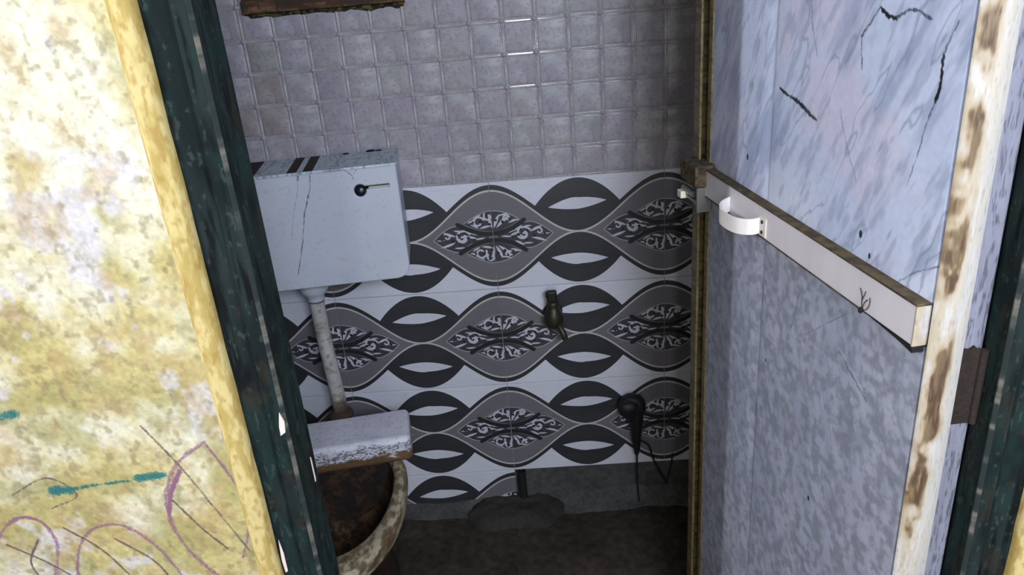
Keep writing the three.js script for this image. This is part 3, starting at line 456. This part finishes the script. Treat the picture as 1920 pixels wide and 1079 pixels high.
// packing strip and the rusty hinge on the frame
const mPack = std({ map: (() => { const t = tex(canvasOf(64, 1024, (u, v) => { const n = fbm(u * 4, v * 40, 4), q = fbm(u * 16, v * 140, 3); return mix3([112, 112, 124], [146, 145, 158], n).map((k) => k - 40 * sstep(0.55, 0.75, q)); })); return t; })(), roughness: 0.7 });
part('packing_strip', planarUV(rbox(0.5735, 0.5965, 0, 2.0, 1.10, 1.1655, 0.003), (x) => (x - 0.5735) / 0.03, (x, y) => y / 2), mPack, frame, 'pale grey packing strip beside the hinge');
const rusty = tex(canvasOf(128, 256, (u, v) => { const n = fbm(u * 12, v * 24, 4), q = fbm(u * 30, v * 60, 3); return mix3(mix3([26, 19, 16], [56, 40, 31], n), [24, 18, 14], sstep(0.55, 0.7, q) * 0.7); }));
const hinge = thing('butt_hinge', 'rusty brown butt hinge between the door edge and the green frame', 'hinge', [0.585, H0 + 0.048, 1.1665]);
{
  const mR = std({ map: rusty, roughness: 0.9, metalness: 0.1 });
  const sh = new THREE.Shape(); sh.moveTo(-0.0125, -0.049); sh.lineTo(0.006, -0.0475); sh.lineTo(0.0155, -0.049); sh.lineTo(0.0155, 0.045); sh.lineTo(0.004, 0.047); sh.lineTo(0.0, 0.0505); sh.lineTo(-0.004, 0.0465); sh.lineTo(-0.0125, 0.048);
  part('leaf', (() => { const g = new THREE.ExtrudeGeometry(sh, { depth: 0.0025, bevelEnabled: true, bevelSize: 0.0005, bevelThickness: 0.0005, bevelSegments: 1 }); return planarUV(g, (x) => x / 0.05, (x, y) => y / 0.1); })(), mR, hinge);
  part('knuckle', (() => { const g = new THREE.CylinderGeometry(0.0042, 0.0042, 0.094, 14); g.translate(0.011, 0, 0.0045); return g; })(), mR, hinge);
}

// ------------------------------------------------------------------ cistern
const cist = thing('toilet_cistern', 'white plastic flush cistern with cracked front and dark stripes across its lid', 'cistern', [-0.4686, 0.845, 0.0347], 0.115);
{
  const W = 0.25, Hc = 0.285, Dp = 0.15;
  const cmap = tex(canvasOf(1024, 640, (u, v) => { const n = fbm(u * 6, v * 4, 4), q = fbm(u * 60, v * 40, 3); let c = mix3([180, 186, 196], [192, 194, 204], n); c = mix3(c, [160, 158, 162], sstep(0.62, 0.82, q) * 0.3); return c; }, (g, w, h) => {
    const X = (x) => (x + W) / (2 * W) * w, Y = (y) => (1 - y / Hc) * h;
    const ln = (pts, lw, al, col = 'rgb(40,36,44)') => { g.strokeStyle = col; for (let i = 0; i + 1 < pts.length; i++) for (let k = 0; k < 8; k++) { const t = k / 8, s = (k + 1) / 8, p = (t2) => [X(pts[i][0] + (pts[i + 1][0] - pts[i][0]) * t2) + (rnd() - 0.5) * 2, Y(pts[i][1] + (pts[i + 1][1] - pts[i][1]) * t2) + (rnd() - 0.5) * 2]; g.globalAlpha = al * (0.4 + 0.6 * rnd()); g.lineWidth = lw * (0.5 + rnd()); g.beginPath(); g.moveTo(...p(t)); g.lineTo(...p(s)); g.stroke(); } g.globalAlpha = 1; };
    ln([[0.052, 0.285], [0.046, 0.25], [0.022, 0.19], [0.005, 0.12], [-0.02, 0.04]], 4, 0.8); ln([[0.02, 0.285], [0.018, 0.25], [0.0, 0.2], [-0.012, 0.16], [-0.018, 0.13]], 2.2, 0.5); ln([[0.024, 0.283], [0.022, 0.272]], 6, 0.9);
    ln([[0.132, 0.285], [0.146, 0.272], [0.15, 0.258]], 4, 0.7); ln([[0.16, 0.285], [0.149, 0.272]], 3, 0.6); ln([[0.19, 0.05], [0.205, 0.047]], 3, 0.5, 'rgb(120,100,70)');
    for (let i = 0; i < 160; i++) { g.globalAlpha = 0.3 + rnd() * 0.4; g.fillStyle = 'rgb(84,78,78)'; g.beginPath(); g.arc(rnd() * w, rnd() * h, 0.6 + rnd() * 1.4, 0, 7); g.fill(); } g.globalAlpha = 1;
  }), true, THREE.ClampToEdgeWrapping);
  const mC = new THREE.MeshPhysicalMaterial({ map: cmap, roughness: 0.38 });
  // shell: front outline with round lower corners, keyhole cut out of the front
  const out = (sh, w, h, r, y0 = 0) => { sh.moveTo(-w + r, y0); sh.lineTo(w - r, y0); sh.quadraticCurveTo(w, y0, w, y0 + r); sh.lineTo(w, h); sh.lineTo(-w, h); sh.lineTo(-w, y0 + r); sh.quadraticCurveTo(-w, y0, -w + r, y0); return sh; };
  const key = () => { const p = new THREE.Path(), cx = 0.160, cy = 0.233, r = 0.018; p.absarc(cx, cy, r, 0.78, 2 * Math.PI - 0.15, false); p.lineTo(0.228, 0.2305); p.quadraticCurveTo(0.232, 0.231, 0.232, 0.236); p.lineTo(0.232, 0.242); p.quadraticCurveTo(0.232, 0.246, 0.228, 0.246); p.lineTo(cx + r * Math.cos(0.78), cy + r * Math.sin(0.78)); return p; };
  const frontSh = out(new THREE.Shape(), W - 0.004, Hc, 0.034, 0.004); frontSh.holes.push(key());
  const fg = new THREE.ExtrudeGeometry(frontSh, { depth: 0.002, bevelEnabled: true, bevelSize: 0.004, bevelThickness: 0.004, bevelSegments: 4, curveSegments: 20 }); fg.translate(0, 0, Dp - 0.006);
  part('front_panel', planarUV(fg, (x) => (x + W) / (2 * W), (x, y) => y / Hc), mC, cist);
  const sides = new THREE.Shape(), si = W - 0.006, sr = 0.036; sides.moveTo(-W, Hc); sides.lineTo(-W, sr); sides.quadraticCurveTo(-W, 0, -W + sr, 0); sides.lineTo(W - sr, 0); sides.quadraticCurveTo(W, 0, W, sr); sides.lineTo(W, Hc); sides.lineTo(si, Hc); sides.lineTo(si, sr); sides.quadraticCurveTo(si, 0.006, W - sr, 0.006); sides.lineTo(-W + sr, 0.006); sides.quadraticCurveTo(-si, 0.006, -si, sr); sides.lineTo(-si, Hc);
  const sg = new THREE.ExtrudeGeometry(sides, { depth: Dp - 0.012, bevelEnabled: false, curveSegments: 16 });
  part('shell', planarUV(toCreasedNormals(sg, 0.6), (x, y, z) => 0.2 + z, (x, y) => y / Hc), mC, cist);
  part('back_panel', box(-W + 0.005, W - 0.005, 0.006, Hc - 0.002, 0, 0.004), mC, cist);
  // lever hub and what is left of the lever in its slot
  const hub = new THREE.SphereGeometry(0.0145, 20, 14); hub.scale(1, 1, 0.55); hub.translate(0.160, 0.229, Dp - 0.006); const lev = part('lever_hub', hub, std({ color: 0x121722, roughness: 0.3 }), cist, 'black lever hub in the keyhole');
  part('lever_stub', rbox(0.179, 0.2315, 0.2285, 0.2385, Dp - 0.018, Dp - 0.005, 0.003), std({ color: 0xa8a498, roughness: 0.6 }), lev);
  // flat lid with dark brown stripes laid across it
  const lid = new THREE.Shape(); const lw = W + 0.003, ld = Dp + 0.003; lid.moveTo(-lw, 0.0); lid.lineTo(lw - 0.004, 0.0); lid.lineTo(lw, 0.006); lid.lineTo(lw, ld - 0.012); lid.quadraticCurveTo(lw, ld, lw - 0.012, ld); lid.lineTo(-lw + 0.012, ld); lid.quadraticCurveTo(-lw, ld, -lw, ld - 0.012); lid.lineTo(-lw, 0);
  const bolt = new THREE.Path(); bolt.absarc(0.192, 0.066, 0.0065, 0, 7); lid.holes.push(bolt);
  const lgeo = new THREE.ExtrudeGeometry(lid, { depth: 0.004, bevelEnabled: true, bevelSize: 0.0012, bevelThickness: 0.0012, bevelSegments: 2, curveSegments: 10 });
  lgeo.rotateX(Math.PI / 2); lgeo.translate(0, Hc + 0.0055, 0);
  const ltex = tex(canvasOf(512, 256, (u, v) => { const n = fbm(u * 8, v * 4, 4), q = fbm(u * 50, v * 20, 3), st = fbm(u * 70, v * 4, 3); let c = mix3([176, 190, 202], [198, 206, 214], n); c = mix3(c, [92, 92, 92], sstep(0.6, 0.75, q) * 0.5); c = mix3(c, [110, 116, 122], sstep(0.58, 0.7, st) * 0.5); return c; }));
  const lidMesh = part('lid', planarUV(lgeo, (x) => (x + W) / 0.5, (x, y, z) => z / 0.15), std({ map: ltex, roughness: 0.4 }), cist, 'flat lid with dark stripes across it');
  for (const [x0, x1] of [[-0.148, -0.128], [-0.114, -0.077], [-0.001, 0.022], [0.036, 0.059]]) part('dark_stripe', planarUV(rbox(x0, x1, Hc + 0.0060, Hc + 0.0074, 0.002, ld, 0.0006, 1), (x) => x * 9, (x, y, z) => z * 9), std({ map: rusty, roughness: 0.85 }), lidMesh, 'dark brown stripe across the lid');
  for (const [x, z, r] of [[0.123, 0.010, 0.007], [0.185, 0.006, 0.010], [0.205, 0.009, 0.007]]) { const g = new THREE.DodecahedronGeometry(r, 1); g.scale(1.3, 0.45, 0.8); g.translate(x, Hc + 0.0065, z); part('dirt_clod', g, std({ color: 0x15130f, roughness: 1 }), lidMesh); }
}
// flush pipe
const pipe = thing('flush_pipe', 'grimy white flush pipe running down from the cistern to the toilet', 'pipe', [-0.462, 0, 0.105]);
{
  const pm = tex(canvasOf(128, 512, (u, v) => { const n = fbm(u * 6, v * 14, 4), q = fbm(u * 10, v * 30 + 4, 3); let c = mix3([150, 150, 146], [184, 182, 178], n); c = mix3(c, [112, 98, 74], sstep(0.5, 0.75, q) * 0.5); c = mix3(c, [58, 40, 26], (1 - sstep(0.06, 0.26, v + (n - 0.5) * 0.2)) * 0.85); return c; }));
  const g = tube([[-0.004, H0 - 0.255, 0.0], [-0.002, H0 - 0.36, 0.004], [0.006, H0 - 0.47, 0.014], [0.010, H0 - 0.54, 0.020], [0.010, H0 - 0.60, 0.024]], 0.0195, 30, 20);
  part('pipe', g.setAttribute('uv', (() => { const u = g.attributes.uv, a = new Float32Array(u.count * 2); for (let i = 0; i < u.count; i++) { a[2 * i] = u.getY(i); a[2 * i + 1] = 1 - u.getX(i); } return new THREE.BufferAttribute(a, 2); })()), std({ map: pm, roughness: 0.5 }), pipe);
  const f = lathe([[0.0, 0], [0.021, 0], [0.0225, 0.004], [0.023, 0.014], [0.03, 0.022], [0.0375, 0.034], [0.0385, 0.05], [0.0385, 0.062], [0.036, 0.066], [0, 0.066]], 30); f.translate(-0.004, H0 - 0.2515, 0.0);
  part('funnel_nut', f, std({ color: 0xb2b6be, roughness: 0.5 }), pipe);
  const c = lathe([[0.0195, 0], [0.034, 0], [0.034, 0.006], [0.026, 0.016], [0.0195, 0.02]], 24); c.translate(0.010, H0 - 0.588, 0.0235);
  part('rubber_collar', c, std({ color: 0x3a2a1c, roughness: 0.9 }), pipe);
}

// ------------------------------------------------------------------ toilet
const toilet = thing('toilet', 'dirty white ceramic toilet with brown-stained open bowl behind the left jamb', 'toilet', [-0.46, 0, 0.177], 0.17);
{
  const stain = tex(canvasOf(512, 512, (u, v) => { const n = fbm(u * 9, v * 9, 4), q = fbm(u * 30, v * 30, 3); let c = mix3([54, 38, 24], [106, 80, 54], sstep(0.3, 0.7, n)); c = mix3(c, [28, 22, 18], sstep(0.5, 0.7, q) * 0.7); c = mix3(c, [70, 74, 84], sstep(0.62, 0.74, fbm(u * 14 + 50, v * 14, 3)) * 0.6); return c; }));
  const rimT = tex(canvasOf(1024, 256, (u, v) => { const n = fbm(u * 30, v * 5, 4), q = fbm(u * 90, v * 10, 3); let c = mix3([160, 148, 122], [186, 178, 160], n); c = mix3(c, [112, 90, 58], sstep(0.38, 0.72, q + (n - 0.5) * 0.6) * 0.8); c = mix3(c, [78, 58, 38], sstep(0.5, 0.72, fbm(u * 60 + 3, v * 8 + 40, 5)) * 0.7); return c; }));
  const mStain = std({ map: stain, roughness: 0.55, side: THREE.DoubleSide }), mRim = std({ map: rimT, roughness: 0.42 });
  const CZ = 0.17, RT = 0.385;
  const ring = (a, b, y, cz = CZ) => ({ a, b, y, cz });
  const loft = (rings, N = 64, cap = false) => {
    const pos = [], uv = [], idx = [];
    rings.forEach((r, j) => { for (let i = 0; i <= N; i++) { const t = i / N * 2 * Math.PI, cs = Math.cos(t), sn = Math.sin(t), bz = sn < 0 ? Math.min(r.b, 0.2) * 0.85 : r.b; pos.push(r.a * cs, r.y, r.cz + bz * sn); uv.push(i / N, j / (rings.length - 1)); } });
    for (let j = 0; j + 1 < rings.length; j++) for (let i = 0; i < N; i++) { const a = j * (N + 1) + i, b = a + N + 1; idx.push(a, b, a + 1, a + 1, b, b + 1); }
    const g = new THREE.BufferGeometry(); g.setAttribute('position', new THREE.Float32BufferAttribute(pos, 3)); g.setAttribute('uv', new THREE.Float32BufferAttribute(uv, 2)); g.setIndex(idx); g.computeVertexNormals(); return g;
  };
  part('bowl', loft([ring(0.145, 0.262, RT - 0.012), ring(0.143, 0.258, RT - 0.04), ring(0.128, 0.225, RT - 0.09), ring(0.10, 0.165, RT - 0.145), ring(0.065, 0.09, RT - 0.18), ring(0.02, 0.03, RT - 0.19), ring(0.001, 0.001, RT - 0.19)]), mStain, toilet, 'bowl caked with brown stains');
  part('rim', loft([ring(0.176, 0.336, RT - 0.045), ring(0.179, 0.342, RT - 0.03), ring(0.179, 0.341, RT - 0.010), ring(0.173, 0.332, RT - 0.001), ring(0.162, 0.305, RT + 0.001), ring(0.150, 0.275, RT - 0.003), ring(0.145, 0.264, RT - 0.010), ring(0.1445, 0.262, RT - 0.022)]), mRim, toilet, 'cream rim with brown streaks');
  part('pedestal', loft([ring(0.11, 0.22, 0.0, 0.12), ring(0.115, 0.225, 0.012, 0.12), ring(0.10, 0.19, 0.05, 0.12), ring(0.095, 0.18, 0.14, 0.13), ring(0.12, 0.23, 0.23, 0.15), ring(0.158, 0.30, 0.30, CZ), ring(0.174, 0.332, RT - 0.044)]), std({ map: stain, color: 0x9a8f82, roughness: 0.6, side: THREE.DoubleSide }), toilet);
  // raised deck at the back
  const deckT = tex(canvasOf(512, 256, (u, v) => { const n = fbm(u * 12, v * 6, 4), q = fbm(u * 70, v * 34, 3); let c = mix3([204, 202, 214], [226, 224, 234], n); c = mix3(c, [140, 136, 144], sstep(0.55, 0.8, q) * 0.35); return c; }));
  const deckF = tex(canvasOf(512, 256, (u, v) => { const n = fbm(u * 16, v * 7, 4), q = fbm(u * 80, v * 40, 3), e = v + (n - 0.5) * 0.5; let c = mix3([196, 194, 204], [220, 218, 228], n); c = mix3(c, [60, 56, 56], sstep(0.46, 0.62, q) * 0.75 * sstep(0.95, 0.7, e)); c = mix3(c, mix3([120, 94, 70], [82, 58, 38], q), 1 - sstep(0.36, 0.5, e)); return c; }));
  const deck = rbox(-0.2, 0.2, 0.388, 0.462, -0.005, 0.142, 0.016, 5);
  const dk = boxUV(deck), p = dk.attributes.position, nn = dk.attributes.normal, topG = [], frG = [];
  for (let i = 0; i < p.count; i += 3) { const up = (nn.getY(i) + nn.getY(i + 1) + nn.getY(i + 2)) / 3 > 0.72; (up ? topG : frG).push(i, i + 1, i + 2); }
  const sub = (ids, fu, fv) => { const g = new THREE.BufferGeometry(), a = [], b = []; ids.forEach((i) => { a.push(p.getX(i), p.getY(i), p.getZ(i)); b.push(nn.getX(i), nn.getY(i), nn.getZ(i)); }); g.setAttribute('position', new THREE.Float32BufferAttribute(a, 3)); g.setAttribute('normal', new THREE.Float32BufferAttribute(b, 3)); return planarUV(g, fu, fv); };
  part('rear_deck', sub(frG, (x, y, z) => (x + 0.2) / 0.4 + (0.142 - z) * 0.6, (x, y) => (y - 0.388) / 0.074), std({ map: deckF, roughness: 0.45 }), toilet, 'raised rear deck, brown grime on its lower edge');
  part('deck_top', sub(topG, (x) => (x + 0.2) / 0.4, (x, y, z) => z / 0.15), std({ map: deckT, roughness: 0.28 }), toilet);
  part('deck_neck', rbox(-0.14, 0.14, 0.12, 0.389, -0.05, 0.10, 0.02, 3), std({ map: stain, color: 0x9a8f82, roughness: 0.7 }), toilet);
}

// ------------------------------------------------------------------ taps, dark gap tube, mound
const tap = thing('bib_tap', 'tarnished brass tap on the patterned tiles', 'tap', [0.147, H0 - 0.375, 0]);
{
  const mB = std({ color: 0x3a372a, roughness: 0.45, metalness: 0.55 });
  const fl = lathe([[0, 0], [0.024, 0], [0.024, 0.004], [0.016, 0.008], [0.012, 0.01], [0.012, 0.03], [0, 0.03]], 22); fl.rotateX(Math.PI / 2); part('flange', fl, mB, tap);
  const body = lathe([[0, -0.034], [0.014, -0.032], [0.024, -0.022], [0.0265, -0.006], [0.024, 0.012], [0.018, 0.024], [0.0155, 0.032], [0.0165, 0.036], [0.0165, 0.044], [0.012, 0.048], [0, 0.048]], 26); body.translate(-0.002, 0, 0.042); part('body', body, mB, tap);
  const hnd = merge([rbox(-0.016, 0.010, 0.046, 0.078, 0.034, 0.052, 0.005), rbox(-0.020, -0.008, 0.058, 0.076, 0.036, 0.05, 0.004)]); part('handle', hnd, std({ color: 0x1d1c17, roughness: 0.5, metalness: 0.3 }), tap);
  part('spout', tube([[0.004, -0.012, 0.045], [0.014, -0.026, 0.06], [0.022, -0.042, 0.068], [0.025, -0.056, 0.068]], 0.0085, 18, 12), mB, tap);
}
const valve = thing('angle_valve', 'black angle valve with a hanging tube low on the wall beside the door edge', 'valve', [0.352, H0 - 0.683, 0]);
{
  const mK = std({ color: 0x141213, roughness: 0.6 });
  const k = lathe([[0, 0], [0.022, 0], [0.034, 0.008], [0.041, 0.022], [0.039, 0.038], [0.028, 0.05], [0, 0.052]], 18); k.rotateX(Math.PI / 2); part('body', k, mK, valve);
  const nb = new THREE.SphereGeometry(0.026, 16, 12); nb.scale(1.1, 0.8, 0.7); nb.translate(-0.012, 0.012, 0.05); part('knob', nb, mK, valve);
  const c = lathe([[0, -0.15], [0.006, -0.148], [0.011, -0.12], [0.016, -0.06], [0.021, -0.02], [0.021, 0]], 16); c.translate(0.012, -0.015, 0.03); part('tail_tube', c, mK, valve);
}
const wires = [[[[0.366, -0.83, 0.03], [0.365, -0.88, 0.024], [0.366, -0.935, 0.02], [0.368, -1.0, 0.02], [0.37, -1.026, 0.025]], 'thin black wire hanging straight below the black valve'], [[[0.378, -0.80, 0.03], [0.40, -0.825, 0.02], [0.412, -0.87, 0.02], [0.43, -0.92, 0.018], [0.452, -0.965, 0.02]], 'thin black wire curling to the right below the black valve'], [[[0.47, -0.86, 0.02], [0.468, -0.9, 0.018], [0.46, -0.94, 0.018], [0.454, -0.966, 0.024]], 'short black wire nearest the door edge below the patterned tiles']];
for (const [pts, label] of wires) { const m = new THREE.Mesh(tube(pts.map(([x, y, z]) => [x, y + H0, z]), 0.0026, 26, 7), std({ color: 0x121114, roughness: 0.8 })); m.name = numbered('hanging_wire'); m.castShadow = m.receiveShadow = true; m.userData = { label, category: 'wire', group: 'wires below the valve' }; scene.add(m); }
const stub = thing('gap_dark_tube', 'black tube standing in for the dark gap beside the last patterned tile', 'pipe', [0.019, 0, 0.004]);  // black tube stands in for the shaded gap at the tile edge
{
  const g = new THREE.CylinderGeometry(0.0125, 0.0135, 0.128, 18, 1, true); g.translate(0, 0.064, 0); part('tube', g, std({ color: 0x0f0d0c, roughness: 0.7, side: THREE.DoubleSide }), stub);
  const c = new THREE.TorusGeometry(0.0128, 0.002, 8, 18); c.rotateX(Math.PI / 2); c.translate(0, 0.128, 0); part('collar', c, std({ color: 0x0f0d0c, roughness: 0.7 }), stub);
}
const mound = thing('cement_mound', 'low rounded lump of dark cement on the floor against the back wall', 'cement lump', [0.0, 0, 0.03]);
{
  const N = 64, M = 16, pos = [], idx = [], uv = [];
  for (let j = 0; j <= M; j++) for (let i = 0; i <= N; i++) {
    const a = i / N * 2 * Math.PI, r = j / M, n = 0.72 + 0.55 * fbm(Math.cos(a) * 1.6 + 5, Math.sin(a) * 1.6 + 5, 4), x = Math.cos(a) * r * 0.15 * n, z = Math.sin(a) * r * 0.09 * n;
    const y = (0.036 + 0.016 * (fbm(x * 22 + 3, z * 22, 4) - 0.5)) * (1 - Math.pow(r, 5)) + 0.010 * (fbm(x * 70, z * 70, 3) - 0.5) * (1 - r * r); pos.push(x, r === 1 ? -0.002 : Math.max(-0.002, y), z); uv.push(x * 2, z * 2);
  }
  for (let j = 0; j < M; j++) for (let i = 0; i < N; i++) { const a = j * (N + 1) + i, b = a + N + 1; idx.push(a, a + 1, b, a + 1, b + 1, b); }
  const g = new THREE.BufferGeometry(); g.setAttribute('position', new THREE.Float32BufferAttribute(pos, 3)); g.setAttribute('uv', new THREE.Float32BufferAttribute(uv, 2)); g.setIndex(idx); g.computeVertexNormals();
  part('lump', g, std({ map: cement, color: 0xb0a498, roughness: 0.9, side: THREE.DoubleSide }), mound);
}
{ // rough dirty screed run up against the foot of the tiles
  const pos = [], uv = [], idx = [], N = 120, K = 5, x0 = CUB.l + 0.002, x1 = CUB.r - 0.002;
  for (let i = 0; i <= N; i++) { const x = x0 + (x1 - x0) * i / N, h = 0.012 + 0.034 * fbm(x * 9, 4, 4) + 0.012 * fbm(x * 60, 9, 3), d = 0.03 + 0.05 * fbm(x * 11, 21, 4);
    for (let k = 0; k <= K; k++) { const t = k / K, a = t * Math.PI / 2, q = 1 + (fbm(x * 80, t * 6, 3) - 0.5) * 0.3 * Math.sin(t * Math.PI); pos.push(x, k === K ? -0.002 : h * (1 - Math.sin(a)) * q + 0.0005, k === 0 ? -0.0095 : 0.001 + d * (1 - Math.cos(a)) * q); uv.push(x * 2, t * 0.15); } }
  for (let i = 0; i < N; i++) for (let k = 0; k < K; k++) { const a = i * (K + 1) + k, b = a + K + 1; idx.push(a, a + 1, b, a + 1, b + 1, b); }
  const g = new THREE.BufferGeometry(); g.setAttribute('position', new THREE.Float32BufferAttribute(pos, 3)); g.setAttribute('uv', new THREE.Float32BufferAttribute(uv, 2)); g.setIndex(idx); g.computeVertexNormals();
  part('rough_screed', g, std({ map: cement, roughness: 0.95, side: THREE.DoubleSide }), floor, 'rough screed against the foot of the tiles');
}
// knotted black thread caught under the mid rail
const thread = thing('thread_knot', 'knot of black thread with loose ends caught under the door rail', 'thread', [0.526, 0, 1.18], -Math.acos(0.156));
{
  const mT = std({ color: 0x0e0d10, roughness: 0.9 }), z = 0.018, K = [-0.096, H0 + 0.1115];
  const kn = new THREE.IcosahedronGeometry(0.0034, 1); kn.scale(1, 1.2, 0.8); kn.translate(K[0], K[1], z); part('knot', kn, mT, thread);
  for (const pts of [[[0, 0], [0.002, 0.014], [0.003, 0.024], [0.010, 0.036]], [[0, 0.002], [-0.006, 0.016], [-0.013, 0.024]], [[0.002, 0.018], [-0.004, 0.03], [-0.006, 0.036]], [[0, 0], [-0.012, 0.006], [-0.02, 0.02], [-0.019, 0.03]]]) part('loose_end', tube(pts.map(([x, y]) => [K[0] - x * 0.7, K[1] + y * 0.72, z - 0.0012]), 0.0005, 14, 5), mT, thread);
}

renderer.render(scene, camera);
